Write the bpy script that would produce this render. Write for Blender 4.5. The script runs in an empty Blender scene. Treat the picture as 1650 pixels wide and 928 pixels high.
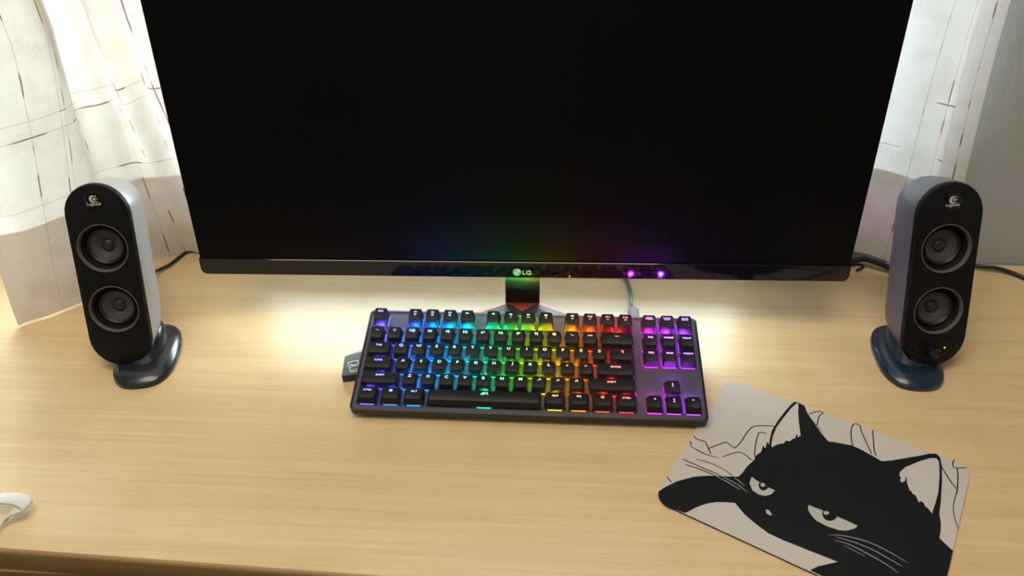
import bpy, bmesh, math, random
from mathutils import Matrix, Vector
random.seed(4)
C = bpy.context.scene.collection
SC = bpy.context.scene
rad = math.radians

# ------------------------------------------------------------------ camera
DESK = 0.74                       # height of the worktop
YAW = rad(4.0)                    # the camera looks a little to the left of the desk's normal
FPX, PITCH, ROLL, H = 1312.734, 0.6552, -0.0152, 0.6105
W0, H0 = 1650, 928
def turn(v):                      # camera-aligned ground frame -> room frame (the room is square to the axes)
    x, y, z = v
    return Vector((x*math.cos(YAW)-y*math.sin(YAW), x*math.sin(YAW)+y*math.cos(YAW), z))
def at(x, y, z=0.0):              # measured point, z above the desk top
    p = turn((x, y, z)); p.z += DESK
    return p
_f = Vector((0, math.cos(PITCH), -math.sin(PITCH))); _u = Vector((0, math.sin(PITCH), math.cos(PITCH))); _r = Vector((1, 0, 0))
_r2 = _r*math.cos(ROLL)+_u*math.sin(ROLL); _u2 = _u*math.cos(ROLL)-_r*math.sin(ROLL)
FW, UP, RT = turn(_f), turn(_u2), turn(_r2)
EYE = Vector((0, 0, DESK+H))
cam = bpy.data.cameras.new('camera'); cam_o = bpy.data.objects.new('camera', cam); C.objects.link(cam_o)
m = Matrix((RT, UP, -FW)).transposed().to_4x4(); m.translation = EYE
cam_o.matrix_world = m
cam.sensor_fit = 'HORIZONTAL'; cam.sensor_width = 36.0; cam.lens = FPX/W0*36.0
cam.clip_start = 0.05
cam.dof.use_dof = True; cam.dof.focus_distance = 0.84; cam.dof.aperture_fstop = 6.5
SC.camera = cam_o
def ray(u, v):
    return EYE, (FW+RT*((u-W0/2)/FPX)-UP*((v-H0/2)/FPX))
def hit(u, v, M, axis, val=0.0):  # where the line of sight meets a plane of a thing's own frame, in that frame
    I = M.inverted(); o, d = ray(u, v)
    o2 = I @ o; d2 = I.to_3x3() @ d
    return o2+d2*((val-o2[axis])/d2[axis])
DM = Matrix.Translation((0, 0, DESK))
def ondesk(u, v, z=0.0):
    p = hit(u, v, DM, 2, z); p.z += DESK
    return p

# ------------------------------------------------------------------ sky and exposure
EXPO = 0.12
SC.view_settings.view_transform = 'Standard'; SC.view_settings.look = 'None'
SC.view_settings.gamma = 1.0; SC.view_settings.use_curve_mapping = False
SC.view_settings.exposure = EXPO
wd = bpy.data.worlds.new('sky'); SC.world = wd; wd.use_nodes = True
nt = wd.node_tree; nt.nodes.clear()
def N(t, ty, **k):
    n = t.nodes.new(ty)
    for a, b in k.items(): setattr(n, a, b)
    return n
wo = N(nt, 'ShaderNodeOutputWorld'); bg = N(nt, 'ShaderNodeBackground'); bg.inputs['Strength'].default_value = 27.0
tc = N(nt, 'ShaderNodeTexCoord'); sx = N(nt, 'ShaderNodeSeparateXYZ'); rp = N(nt, 'ShaderNodeValToRGB')
nt.links.new(tc.outputs['Generated'], sx.inputs[0]); nt.links.new(sx.outputs['Z'], rp.inputs[0])
e = rp.color_ramp.elements                      # overcast sky over a darker ground
e[0].position = 0.0; e[0].color = (0.42, 0.43, 0.42, 1)
e[1].position = 0.06; e[1].color = (0.82, 0.93, 1.0, 1)
nt.links.new(rp.outputs[0], bg.inputs['Color']); nt.links.new(bg.outputs[0], wo.inputs['Surface'])

# the window opening (room frame)
WALL_Y, WALL_T = 0.870, 0.2
WX0, WX1, WZ0, WZ1 = -1.35, 0.44, DESK+0.075, 2.28
pl = bpy.data.lights.new('window_daylight', 'AREA'); pl.shape = 'RECTANGLE'; pl.size = WX1-WX0; pl.size_y = WZ1-WZ0
pl.cycles.is_portal = True
po = bpy.data.objects.new('window_daylight', pl); C.objects.link(po)
po.location = ((WX0+WX1)/2, WALL_Y+WALL_T+0.01, (WZ0+WZ1)/2); po.rotation_euler = (rad(-90), 0, 0)

# unseen lamp added above the desk as fill light
al = bpy.data.lights.new('added_fill_light', 'AREA'); al.shape = 'RECTANGLE'; al.size = 1.3; al.size_y = 0.6; al.energy = 17; al.color = (1.0, 0.89, 0.74)
ao = bpy.data.objects.new('added_fill_light', al); C.objects.link(ao); ao.location = (-0.25, 0.25, 2.52)

# ------------------------------------------------------------------ material helpers
def mat(name, col, rough=0.5, metal=0.0, spec=0.5, coat=0.0, bump=None):
    m = bpy.data.materials.new(name); m.use_nodes = True
    b = m.node_tree.nodes['Principled BSDF']
    b.inputs['Base Color'].default_value = (*col, 1); b.inputs['Roughness'].default_value = rough
    b.inputs['Metallic'].default_value = metal; b.inputs['Specular IOR Level'].default_value = spec
    b.inputs['Coat Weight'].default_value = coat; b.inputs['Coat Roughness'].default_value = 0.08
    t = m.node_tree
    if bump:
        sc, st = bump
        n = N(t, 'ShaderNodeTexNoise'); n.inputs['Scale'].default_value = sc; n.inputs['Detail'].default_value = 4
        c = N(t, 'ShaderNodeTexCoord'); t.links.new(c.outputs['Object'], n.inputs['Vector'])
        bp = N(t, 'ShaderNodeBump'); bp.inputs['Strength'].default_value = st; bp.inputs['Distance'].default_value = 0.002
        t.links.new(n.outputs['Fac'], bp.inputs['Height']); t.links.new(bp.outputs[0], b.inputs['Normal'])
    return m
def glow(name, k, tint=None):      # a lit LED, backlit legend or added glowing strip: colour set per object
    m = bpy.data.materials.new(name); m.use_nodes = True; t = m.node_tree; t.nodes.clear()
    o = N(t, 'ShaderNodeOutputMaterial'); e = N(t, 'ShaderNodeEmission'); e.inputs['Strength'].default_value = k
    if tint: e.inputs['Color'].default_value = (*tint, 1)
    else:
        i = N(t, 'ShaderNodeObjectInfo'); t.links.new(i.outputs['Color'], e.inputs['Color'])
    t.links.new(e.outputs[0], o.inputs['Surface'])
    return m
def math_n(t, op, a, b=None, c=None, clamp=False):
    n = N(t, 'ShaderNodeMath', operation=op, use_clamp=clamp)
    for i, v in enumerate((a, b, c)):
        if v is None: continue
        if isinstance(v, (int, float)): n.inputs[i].default_value = v
        else: t.links.new(v, n.inputs[i])
    return n.outputs[0]
def smooth(t, v, lo, hi):
    n = N(t, 'ShaderNodeMapRange', interpolation_type='SMOOTHSTEP')
    t.links.new(v, n.inputs['Value']); n.inputs['From Min'].default_value = lo; n.inputs['From Max'].default_value = hi
    return n.outputs[0]
def mixc(t, f, a, b):
    n = N(t, 'ShaderNodeMix', data_type='RGBA')
    if isinstance(f, (int, float)): n.inputs[0].default_value = f
    else: t.links.new(f, n.inputs[0])
    for i, v in ((6, a), (7, b)):
        if isinstance(v, tuple): n.inputs[i].default_value = (*v, 1)
        else: t.links.new(v, n.inputs[i])
    return n.outputs[2]

# maple laminate: fine grain along X, broad soft figure across it
def wood(name, light, dark, rough=0.33):
    m = mat(name, light, rough); t = m.node_tree; b = t.nodes['Principled BSDF']
    g = N(t, 'ShaderNodeNewGeometry')
    def noise(sc, scale, detail, dist=0.0):
        mp = N(t, 'ShaderNodeMapping'); mp.inputs['Scale'].default_value = sc
        t.links.new(g.outputs['Position'], mp.inputs['Vector'])
        n = N(t, 'ShaderNodeTexNoise'); n.inputs['Scale'].default_value = scale; n.inputs['Detail'].default_value = detail
        n.inputs['Distortion'].default_value = dist
        t.links.new(mp.outputs[0], n.inputs['Vector']); return n.outputs['Fac']
    fine = noise((3, 160, 160), 2.2, 6); mid = noise((1.6, 26, 26), 2.0, 5, 0.4); fig = noise((7, 3, 3), 1.6, 3, 1.2)
    pores = noise((45, 500, 500), 2.0, 2)
    f = math_n(t, 'MULTIPLY_ADD', smooth(t, fine, 0.32, 0.7), 0.30, math_n(t, 'MULTIPLY', smooth(t, mid, 0.3, 0.72), 0.38))
    f = math_n(t, 'MULTIPLY_ADD', smooth(t, fig, 0.45, 0.75), 0.20, f)
    f = math_n(t, 'MULTIPLY_ADD', smooth(t, pores, 0.60, 0.75), 0.12, f, clamp=True)
    t.links.new(mixc(t, f, light, dark), b.inputs['Base Color'])
    return m
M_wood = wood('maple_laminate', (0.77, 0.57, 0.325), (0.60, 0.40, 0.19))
M_edge_shaded = wood('maple_edge_shaded', (0.42, 0.26, 0.10), (0.37, 0.22, 0.08), 0.45)  # same maple, with the shade of the front face put into the colour
M_floor = wood('brown_floor', (0.09, 0.05, 0.025), (0.05, 0.027, 0.012), 0.5)
M_wall = mat('grey_plaster', (0.48, 0.505, 0.505), 0.8, bump=(170, 0.35))
M_white = mat('white_plaster', (0.78, 0.77, 0.74), 0.85)
M_dark = mat('dark_brown_panelling', (0.10, 0.075, 0.055), 0.6)
M_upvc = mat('white_window_frame', (0.80, 0.82, 0.83), 0.35)

def glass_mat():
    m = bpy.data.materials.new('window_glass'); m.use_nodes = True; t = m.node_tree; t.nodes.clear()
    o = N(t, 'ShaderNodeOutputMaterial'); a = N(t, 'ShaderNodeBsdfTransparent'); g = N(t, 'ShaderNodeBsdfGlossy')
    a.inputs[0].default_value = (0.93, 0.96, 0.95, 1); g.inputs['Roughness'].default_value = 0.02
    f = N(t, 'ShaderNodeFresnel'); x = N(t, 'ShaderNodeMixShader')
    t.links.new(f.outputs[0], x.inputs[0]); t.links.new(a.outputs[0], x.inputs[1]); t.links.new(g.outputs[0], x.inputs[2])
    t.links.new(x.outputs[0], o.inputs['Surface']); return m
M_glass = glass_mat()

def curtain_mat(name, sheer, seed, tint, trans):
    m = bpy.data.materials.new(name); m.use_nodes = True; t = m.node_tree; t.nodes.clear()
    o = N(t, 'ShaderNodeOutputMaterial')
    uv = N(t, 'ShaderNodeUVMap'); s = N(t, 'ShaderNodeSeparateXYZ'); t.links.new(uv.outputs[0], s.inputs[0])
    U_, V_ = s.outputs[0], s.outputs[1]
    def comb(a, b):
        c = N(t, 'ShaderNodeCombineXYZ'); t.links.new(a, c.inputs[0]); t.links.new(b, c.inputs[1]); return c.outputs[0]
    def noise2(a, b, ka, kb, detail=2):
        n = N(t, 'ShaderNodeTexNoise', noise_dimensions='2D'); n.inputs['Scale'].default_value = 1.0; n.inputs['Detail'].default_value = detail
        t.links.new(comb(math_n(t, 'MULTIPLY_ADD', a, ka, seed), math_n(t, 'MULTIPLY_ADD', b, kb, seed*1.7)), n.inputs['Vector'])
        return n.outputs['Fac']
    def threads(across, along, dens, ka):     # random slub threads: thin line everywhere, thick brown in places
        w = math_n(t, 'MULTIPLY_ADD', noise2(across, along, 8, 6), 0.006, across)
        v = N(t, 'ShaderNodeTexVoronoi', voronoi_dimensions='1D', feature='F1'); v.inputs['Scale'].default_value = 1.0
        t.links.new(math_n(t, 'MULTIPLY_ADD', w, dens, seed*3.3), v.inputs['W'])
        d = v.outputs['Distance']
        cs = N(t, 'ShaderNodeSeparateColor'); t.links.new(v.outputs['Color'], cs.inputs[0])
        n1 = N(t, 'ShaderNodeTexNoise', noise_dimensions='2D'); n1.inputs['Scale'].default_value = 1.0; n1.inputs['Detail'].default_value = 0
        t.links.new(comb(math_n(t, 'MULTIPLY', along, ka), math_n(t, 'MULTIPLY', cs.outputs[0], 60)), n1.inputs['Vector'])
        slub = smooth(t, n1.outputs['Fac'], 0.56, 0.68)
        thin = math_n(t, 'LESS_THAN', d, math_n(t, 'MULTIPLY', math_n(t, 'GREATER_THAN', cs.outputs[1], 0.35), 0.00045*dens))
        thick = math_n(t, 'LESS_THAN', d, math_n(t, 'MULTIPLY', slub, 0.0009*dens))
        return thin, math_n(t, 'MULTIPLY', thick, math_n(t, 'GREATER_THAN', slub, 0.25))
    tv, kv = threads(U_, V_, 24, 26)
    th, kh = threads(V_, U_, 11, 20)
    weave = noise2(U_, V_, 1500, 260, 3); weave2 = noise2(U_, V_, 220, 1700, 3); patch = noise2(U_, V_, 26, 30, 3)
    wv = math_n(t, 'MULTIPLY', math_n(t, 'ADD', smooth(t, weave, 0.42, 0.7), smooth(t, weave2, 0.42, 0.7)), smooth(t, patch, 0.42, 0.66))
    col = mixc(t, math_n(t, 'MULTIPLY', wv, 0.22), tint, (0.50, 0.42, 0.32))
    col = mixc(t, math_n(t, 'MULTIPLY', math_n(t, 'MAXIMUM', tv, th), 0.45), col, (0.40, 0.28, 0.18))
    col = mixc(t, math_n(t, 'MULTIPLY', math_n(t, 'MAXIMUM', kv, kh), 0.88), col, (0.30, 0.13, 0.045))
    df = N(t, 'ShaderNodeBsdfDiffuse'); tr = N(t, 'ShaderNodeBsdfTranslucent'); tp = N(t, 'ShaderNodeBsdfTransparent')
    t.links.new(col, df.inputs[0]); t.links.new(col, tr.inputs[0])
    a = N(t, 'ShaderNodeMixShader'); a.inputs[0].default_value = trans
    t.links.new(df.outputs[0], a.inputs[1]); t.links.new(tr.outputs[0], a.inputs[2])
    b = N(t, 'ShaderNodeMixShader')
    sh = math_n(t, 'MULTIPLY', math_n(t, 'SUBTRACT', 1.0, math_n(t, 'MAXIMUM', math_n(t, 'MAXIMUM', kv, kh), math_n(t, 'MULTIPLY', wv, 0.35)), clamp=True), sheer)
    t.links.new(sh, b.inputs[0]); t.links.new(a.outputs[0], b.inputs[1]); t.links.new(tp.outputs[0], b.inputs[2])
    t.links.new(b.outputs[0], o.inputs['Surface'])
    return m

# ------------------------------------------------------------------ object helpers
WM = {}                            # world matrices of what has been built
def tag(o, label=None, cat=None, group=None, kind=None):
    for k, v in (('label', label), ('category', cat), ('group', group), ('kind', kind)):
        if v: o[k] = v
    return o
def empty(name, M, label, cat, group=None):
    o = bpy.data.objects.new(name, None); C.objects.link(o); o.empty_display_size = 0.02
    o.matrix_world = M; WM[o] = M
    return tag(o, label, cat, group)
def mesh(name, vs, fs, mats, mi=None, sm=False):
    me = bpy.data.meshes.new(name); me.from_pydata([tuple(v) for v in vs], [], fs); me.validate(); me.update()
    for x in (mats if isinstance(mats, (list, tuple)) else [mats]): me.materials.append(x)
    if mi:
        for p, i in zip(me.polygons, mi): p.material_index = i
    if sm:
        for p in me.polygons: p.use_smooth = True
        try: me.set_sharp_from_angle(angle=rad(sm if isinstance(sm, (int, float)) and sm > 1 else 40))
        except Exception: pass
    return me
def put(name, me, parent=None, local=None, label=None):
    o = bpy.data.objects.new(name, me); C.objects.link(o)
    L = local or Matrix.Identity(4)
    if parent: o.parent = parent; WM[o] = WM[parent] @ L
    else: WM[o] = L
    o.matrix_basis = L
    if label: o['label'] = label
    return o
def part(name, geo, mats, parent, M=None, sm=False, label=None, mi=None):
    """geo = (verts, faces) given in frame M (world when None); stored in the parent's frame."""
    vs, fs = geo
    X = WM[parent].inverted() @ (M or Matrix.Identity(4))
    return put(name, mesh(name, [X @ Vector(v) for v in vs], fs, mats, mi, sm), parent, None, label)
def join(*gs):
    V, F = [], []
    for v, f in gs:
        n = len(V); V += list(v); F += [tuple(i+n for i in q) for q in f]
    return V, F
def box(x0, x1, y0, y1, z0, z1):
    v = [(x, y, z) for z in (z0, z1) for x, y in ((x0, y0), (x1, y0), (x1, y1), (x0, y1))]
    return v, [(3, 2, 1, 0), (4, 5, 6, 7), (0, 1, 5, 4), (1, 2, 6, 5), (2, 3, 7, 6), (3, 0, 4, 7)]
def rrect(x0, x1, y0, y1, r, n=4):
    out = []
    for cx, cy, a in ((x1-r, y1-r, 0), (x0+r, y1-r, 90), (x0+r, y0+r, 180), (x1-r, y0+r, 270)):
        for i in range(n+1):
            k = rad(a+90*i/n); out.append((cx+r*math.cos(k), cy+r*math.sin(k)))
    return out
def loft(rings, cap0=True, cap1=True):
    """rings of equal point count (counter-clockwise seen from the last ring's side)"""
    n = len(rings[0]); V = [p for r in rings for p in r]; F = []
    for k in range(len(rings)-1):
        for i in range(n):
            j = (i+1) % n; F.append((k*n+i, k*n+j, (k+1)*n+j, (k+1)*n+i))
    if cap0: F.append(tuple(range(n-1, -1, -1)))
    if cap1: F.append(tuple(range((len(rings)-1)*n, len(rings)*n)))
    return V, F
def slab(outline, z0, z1, bev=0.0):
    """solid plate from a flat outline (ccw), optional small bevel at the top and bottom rims"""
    cx = sum(p[0] for p in outline)/len(outline); cy = sum(p[1] for p in outline)/len(outline)
    def ins(d):
        n = len(outline); out = []
        for i in range(n):
            a, b, c = (Vector(outline[(i+k) % n][:2]) for k in (-1, 0, 1))
            d1 = (b-a); d2 = (c-b)
            if d1.length < 1e-9 or d2.length < 1e-9: out.append(b); continue
            n1 = Vector((-d1.y, d1.x)).normalized(); n2 = Vector((-d2.y, d2.x)).normalized()
            q = n1+n2; q = q/max(q.length_squared, 0.4)*2
            out.append(b+q*d)
        return out
    if not bev: return loft([[(x, y, z0) for x, y in outline], [(x, y, z1) for x, y in outline]])
    i1 = ins(bev)
    return loft([[(p[0], p[1], z0) for p in i1], [(x, y, z0+bev) for x, y in outline], [(x, y, z1-bev) for x, y in outline], [(p[0], p[1], z1) for p in i1]])
def lathe(prof, n=40, closed_first=False):
    """profile of (radius, height) spun about local -Y: height counts towards the viewer"""
    V, F = [], []
    for r, h in prof:
        for i in range(n):
            a = 2*math.pi*i/n; V.append((r*math.cos(a), -h, r*math.sin(a)))
    for k in range(len(prof)-1):
        for i in range(n):
            j = (i+1) % n; F.append((k*n+i, k*n+j, (k+1)*n+j, (k+1)*n+i))
    return V, F
def spline(pts, n=8):
    P = [Vector(p) for p in pts]; P = [P[0]*2-P[1]]+P+[P[-1]*2-P[-2]]; out = []
    for i in range(1, len(P)-2):
        a, b, c, d = P[i-1:i+3]
        for k in range(n):
            t = k/n
            out.append(0.5*((2*b)+(c-a)*t+(2*a-5*b+4*c-d)*t*t+(3*b-a-3*c+d)*t*t*t))
    out.append(P[-2]); return out
def tube(path, r, n=10):
    rings = []; up = Vector((0, 0, 1)); pv = None
    for i, p in enumerate(path):
        d = (path[min(i+1, len(path)-1)]-path[max(i-1, 0)]).normalized()
        if pv is None: pv = d.cross(up).normalized() if abs(d.z) < 0.95 else Vector((1, 0, 0))
        pv = (pv-d*pv.dot(d)).normalized(); b = d.cross(pv)
        rr = r[i] if isinstance(r, (list, tuple)) else r
        rings.append([p+(pv*math.cos(2*math.pi*k/n)+b*math.sin(2*math.pi*k/n))*rr for k in range(n)])
    return loft(rings)
def ribbon(path, w, flat=None):
    """flat stroke in a plane; path of 2-D points -> (verts, faces) at z = 0"""
    V, F = [], []; n = len(path)
    for i, p in enumerate(path):
        p = Vector(p); d = Vector(path[min(i+1, n-1)])-Vector(path[max(i-1, 0)])
        d = d.normalized() if d.length else Vector((1, 0)); q = Vector((-d.y, d.x))
        ww = w(i/(n-1)) if callable(w) else w
        V += [p+q*ww/2, p-q*ww/2]
    for i in range(n-1): F.append((2*i, 2*i+1, 2*i+3, 2*i+2))
    return [(v[0], v[1], 0) for v in V], F
def disc2(cx, cy, rx, ry=None, n=28, a0=0.0):
    ry = ry or rx
    return [(cx+rx*math.cos(2*math.pi*i/n), cy+ry*math.sin(2*math.pi*i/n)) for i in range(n)]
def poly(pts): return [(p[0], p[1], 0) for p in pts], [tuple(range(len(pts)))]
def ring2(outer, inner):
    n = len(outer); V = [(p[0], p[1], 0) for p in outer+inner]
    return V, [(i, (i+1) % n, n+(i+1) % n, n+i) for i in range(n)]
_txt = {}
def text(s, size, sx=1.0, bold=0.0, shear=0.0, spacing=1.0):
    """lettering as flat geometry centred on the origin: (verts, faces)"""
    k = (s, size, sx, bold, shear, spacing)
    if k not in _txt:
        c = bpy.data.curves.new('lettering', 'FONT'); c.body = s; c.size = size; c.align_x = 'CENTER'; c.align_y = 'CENTER'
        c.resolution_u = 3; c.offset = bold*size; c.shear = shear; c.space_character = spacing
        o = bpy.data.objects.new('lettering', c); me = bpy.data.meshes.new_from_object(o)
        xs = [v.co.x for v in me.vertices] or [0]; ys = [v.co.y for v in me.vertices] or [0]
        mx, my = (min(xs)+max(xs))/2, (min(ys)+max(ys))/2
        _txt[k] = ([((v.co.x-mx)*sx, v.co.y-my, 0) for v in me.vertices], [tuple(p.vertices) for p in me.polygons])
        bpy.data.objects.remove(o); bpy.data.curves.remove(c); bpy.data.meshes.remove(me)
    return _txt[k]
def shift(g, dx, dy, dz=0.0, k=1.0, rot=0.0):
    c, s = math.cos(rot), math.sin(rot)
    return [((v[0]*c-v[1]*s)*k+dx, (v[0]*s+v[1]*c)*k+dy, v[2]*k+dz) for v in g[0]], g[1]
def upright(g, y=0.0):             # flat art drawn in x,y -> standing in the x,z plane facing -y
    return [(v[0], y-v[2], v[1]) for v in g[0]], g[1]
def frame_rect(x0, x1, z0, z1, y0, y1, w):
    return join(box(x0, x1, y0, y1, z0, z0+w), box(x0, x1, y0, y1, z1-w, z1), box(x0, x0+w, y0, y1, z0+w, z1-w), box(x1-w, x1, y0, y1, z0+w, z1-w))
def struct(name, geo, m, parent=None):
    o = put(name, mesh(name, geo[0], geo[1], m), parent)
    if not parent: o['kind'] = 'structure'
    return o

# ------------------------------------------------------------------ the room
RX0, RX1, RY0, RZ = -2.3, 1.7, -2.2, 2.6
WY1 = WALL_Y+WALL_T
struct('floor', box(RX0-.1, RX1+.1, RY0-.1, WY1, -0.1, 0), M_floor)
struct('ceiling', box(RX0-.1, RX1+.1, RY0-.1, WY1, RZ, RZ+0.1), M_white)
struct('wall_back', join(box(RX0, WX0, WALL_Y, WY1, 0, RZ), box(WX1, RX1, WALL_Y, WY1, 0, RZ), box(WX0, WX1, WALL_Y, WY1, 0, WZ0), box(WX0, WX1, WALL_Y, WY1, WZ1, RZ)), M_wall)
struct('wall_left', box(RX0-.1, RX0, RY0, WY1, 0, RZ), M_white)
struct('wall_right', box(RX1, RX1+.1, RY0, WY1, 0, RZ), M_white)
struct('wall_front', box(RX0, RX1, RY0-.1, RY0, 0, RZ), M_dark)
win = bpy.data.objects.new('window_1', None); C.objects.link(win); win['kind'] = 'structure'; WM[win] = Matrix.Identity(4)
FY0, FY1 = WALL_Y+0.10, WALL_Y+0.16
MULL = -0.515                      # the meeting stiles of the two sashes
put('window_frame', mesh('window_frame', *frame_rect(WX0, WX1, WZ0, WZ1, FY0, FY1, 0.03), M_upvc), win)
put('window_mullion', mesh('window_mullion', *box(MULL-0.03, MULL+0.03, FY0-0.01, FY1, WZ0+0.045, WZ1-0.045), M_upvc), win)
put('window_sill', mesh('window_sill', *box(WX0-0.0, WX1, WALL_Y-0.004, FY0, WZ0-0.02, WZ0), M_upvc), win)
for a, b in ((WX0+0.03, MULL-0.03), (MULL+0.03, WX1-0.03)):
    sash = put('window_sash', mesh('window_sash', *frame_rect(a, b, WZ0+0.03, WZ1-0.03, FY0+0.005, FY1-0.01, 0.025), M_upvc), win)
    put('window_pane', mesh('window_pane', *box(a+0.025, b-0.025, FY0+0.028, FY0+0.034, WZ0+0.055, WZ1-0.055), M_glass), sash)

M_lampw = mat('added_lamp_housing', (0.8, 0.8, 0.8), 0.4)  # only for the added fill lamp
lamp = empty('added_fill_lamp', Matrix.Translation((-0.25, 0.25, RZ)), 'flat white lamp added above the desk for fill light, out of view', 'lamp')
part('housing', frame_rect(-0.92, 0.42, -0.07, 0.57, RZ-0.07, RZ, 0.015) if False else join(box(-0.92, 0.42, -0.07, 0.57, RZ-0.02, RZ), box(-0.92, -0.905, -0.07, 0.57, RZ-0.07, RZ-0.02), box(0.405, 0.42, -0.07, 0.57, RZ-0.07, RZ-0.02), box(-0.905, 0.405, -0.07, -0.055, RZ-0.07, RZ-0.02), box(-0.905, 0.405, 0.555, 0.57, RZ-0.07, RZ-0.02)), M_lampw, lamp)

# ------------------------------------------------------------------ the desk
a = ondesk(0, 888); b = ondesk(540, 928)
sl = (b.y-a.y)/(b.x-a.x)
DX0, DX1, DYB = -1.05, 0.86, WALL_Y-0.003
fy = lambda x: a.y+sl*(x-a.x) + 0.02*max(0, x-0.1)**2
desk = empty('desk', Matrix.Translation((0, 0.62, 0)), 'pale maple desk with rounded front edge under monitor and keyboard', 'desk')
xs = [DX0+(DX1-DX0)*i/24 for i in range(25)]
def strip(prof, xs):               # a profile (offset from the front line, height) swept along the front edge
    rings = [[(x, fy(x)+o, DESK+z) for o, z in prof] for x in xs]
    n = len(prof); V = [p for r in rings for p in r]; F = []
    for k in range(len(xs)-1):
        for i in range(n):
            j = (i+1) % n; F.append((k*n+i, k*n+j, (k+1)*n+j, (k+1)*n+i))
    F += [tuple(range(n-1, -1, -1)), tuple(range((len(xs)-1)*n, len(xs)*n))]
    return V, [tuple(reversed(f)) for f in F]
out = [(x, fy(x)+0.0035) for x in xs]+[(DX1, DYB), (DX0, DYB)]
part('tabletop', slab(out, DESK-0.028, DESK), M_wood, desk)
part('front_edge', strip([(0.0035, 0.0), (0.0018, -0.0006), (0.0006, -0.0018), (0, -0.0035), (0, -0.0405), (0.001, -0.043), (0.0035, -0.044)], xs), M_edge_shaded, desk, sm=True, label='rounded front edge band, shade painted into its colour')
part('apron', box(DX0+0.05, DX1-0.05, fy(0)+0.012, fy(0)+0.03, DESK-0.15, DESK-0.028), M_edge_shaded, desk)
for x in (DX0+0.02, DX1-0.04): part('side_panel', box(x, x+0.02, 0.47, DYB-0.02, 0, DESK-0.028), M_edge_shaded, desk)

# ------------------------------------------------------------------ curtains
def curtain(name, bottom, top, m, label, zt=1.5, hem=0.002, ripple=0.0):
    B = spline([(p[0], p[1], p[2] if len(p) > 2 else 0) for p in bottom], 14); T = spline([(p[0], p[1], 0) for p in top], 14)
    ts = [0.0, 0.012, 0.03, 0.06, 0.095, 0.126, 0.16, 0.2, 0.25, 0.29, 0.33, 0.38, 0.45, 0.6, 0.9, 1.2, zt]
    V, F, UVs = [], [], []; n = len(B)
    L = [0.0]
    for i in range(1, n): L.append(L[-1]+max((T[i]-T[i-1]).length, (B[i]-B[i-1]).length))
    for z in ts:
        k = min(1.0, z/0.33); k = k*k*(3-2*k)*0.4+k*0.6
        for i in range(n):
            x = B[i].x*(1-k)+T[i].x*k; y = B[i].y*(1-k)+T[i].y*k
            y += ripple*math.sin(L[i]*95+z*6)*(0.4+0.6*math.sin(L[i]*31+1))
            p = at(x*0.9815, y*0.9815, 0); zz = hem+B[i].z*(1-k)+z
            p.z = DESK+zz; p.y = min(p.y, WALL_Y-0.008)
            V.append(p); UVs.append((L[i], z))
    for r in range(len(ts)-1):
        for i in range(n-1): F.append((r*n+i, r*n+i+1, (r+1)*n+i+1, (r+1)*n+i))
    org = V[n//2].copy(); org.z = DESK
    me = mesh(name, [v-org for v in V], F, m, sm=True)
    for p in me.polygons: p.use_smooth = True
    uvl = me.uv_layers.new(name='UVMap')
    for lp in me.loops: uvl.data[lp.index].uv = UVs[lp.vertex_index]
    o = put(name, me, None, Matrix.Translation(org))
    # the deep hem: a second layer of cloth turned up behind the first
    hz = [i for i, z in enumerate(ts) if z <= 0.126]; HV = []
    nr = len(hz)
    for r in hz:
        for i in range(n):
            a_, b_ = V[r*n+max(0, i-1)], V[r*n+min(n-1, i+1)]
            d = b_-a_; q = Vector((-d.y, d.x, 0)).normalized()
            HV.append(V[r*n+i]+q*0.0012-org)
    h = mesh('hem', HV, F[:(nr-1)*(n-1)], m, sm=True)
    for p in h.polygons: p.use_smooth = True
    uvl = h.uv_layers.new(name='UVMap')
    for lp in h.loops: uvl.data[lp.index].uv = (UVs[lp.vertex_index][0]+0.31, UVs[lp.vertex_index][1]+0.2)
    put('hem', h, o)
    return tag(o, label, 'curtain')
M_cur1 = curtain_mat('slub_voile_warm', 0.012, 0.37, (0.92, 0.86, 0.79), 0.225)
M_cur2 = curtain_mat('slub_voile_shaded', 0.006, 2.9, (0.88, 0.86, 0.85), 0.165)  # same voile, its weaker backlight put into tint and translucency
curtain('window_curtain',
        [(-.589, .748), (-.557, .770), (-.528, .795), (-.512, .835), (-.497, .868), (-.478, .880), (-.455, .886), (-.430, .893, .004), (-.405, .888), (-.385, .893), (-.35, .880), (-.325, .887)],
        [(-.535, .735), (-.490, .752), (-.457, .790), (-.4515, .802), (-.470, .822), (-.447, .832), (-.436, .850), (-.424, .822), (-.408, .858), (-.392, .830), (-.35, .855), (-.325, .84)],
        M_cur1, 'cream slub voile curtain left of the monitor, hem trailing on the desk', ripple=0.0015)
curtain('window_curtain',
        [(.30, .850, .02), (.33, .845, .02), (.385, .852, .026), (.420, .842, .027), (.455, .832, .022), (.490, .815, .014), (.508, .822), (.497, .838), (.520, .838), (.545, .828)],
        [(.30, .848), (.33, .838), (.385, .842), (.415, .838), (.442, .825), (.466, .808), (.474, .815), (.466, .830), (.487, .834), (.509, .826)],
        M_cur2, 'slub voile curtain right of the monitor, weaker backlight painted into its tone, behind the right speaker', ripple=0.001)

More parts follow.
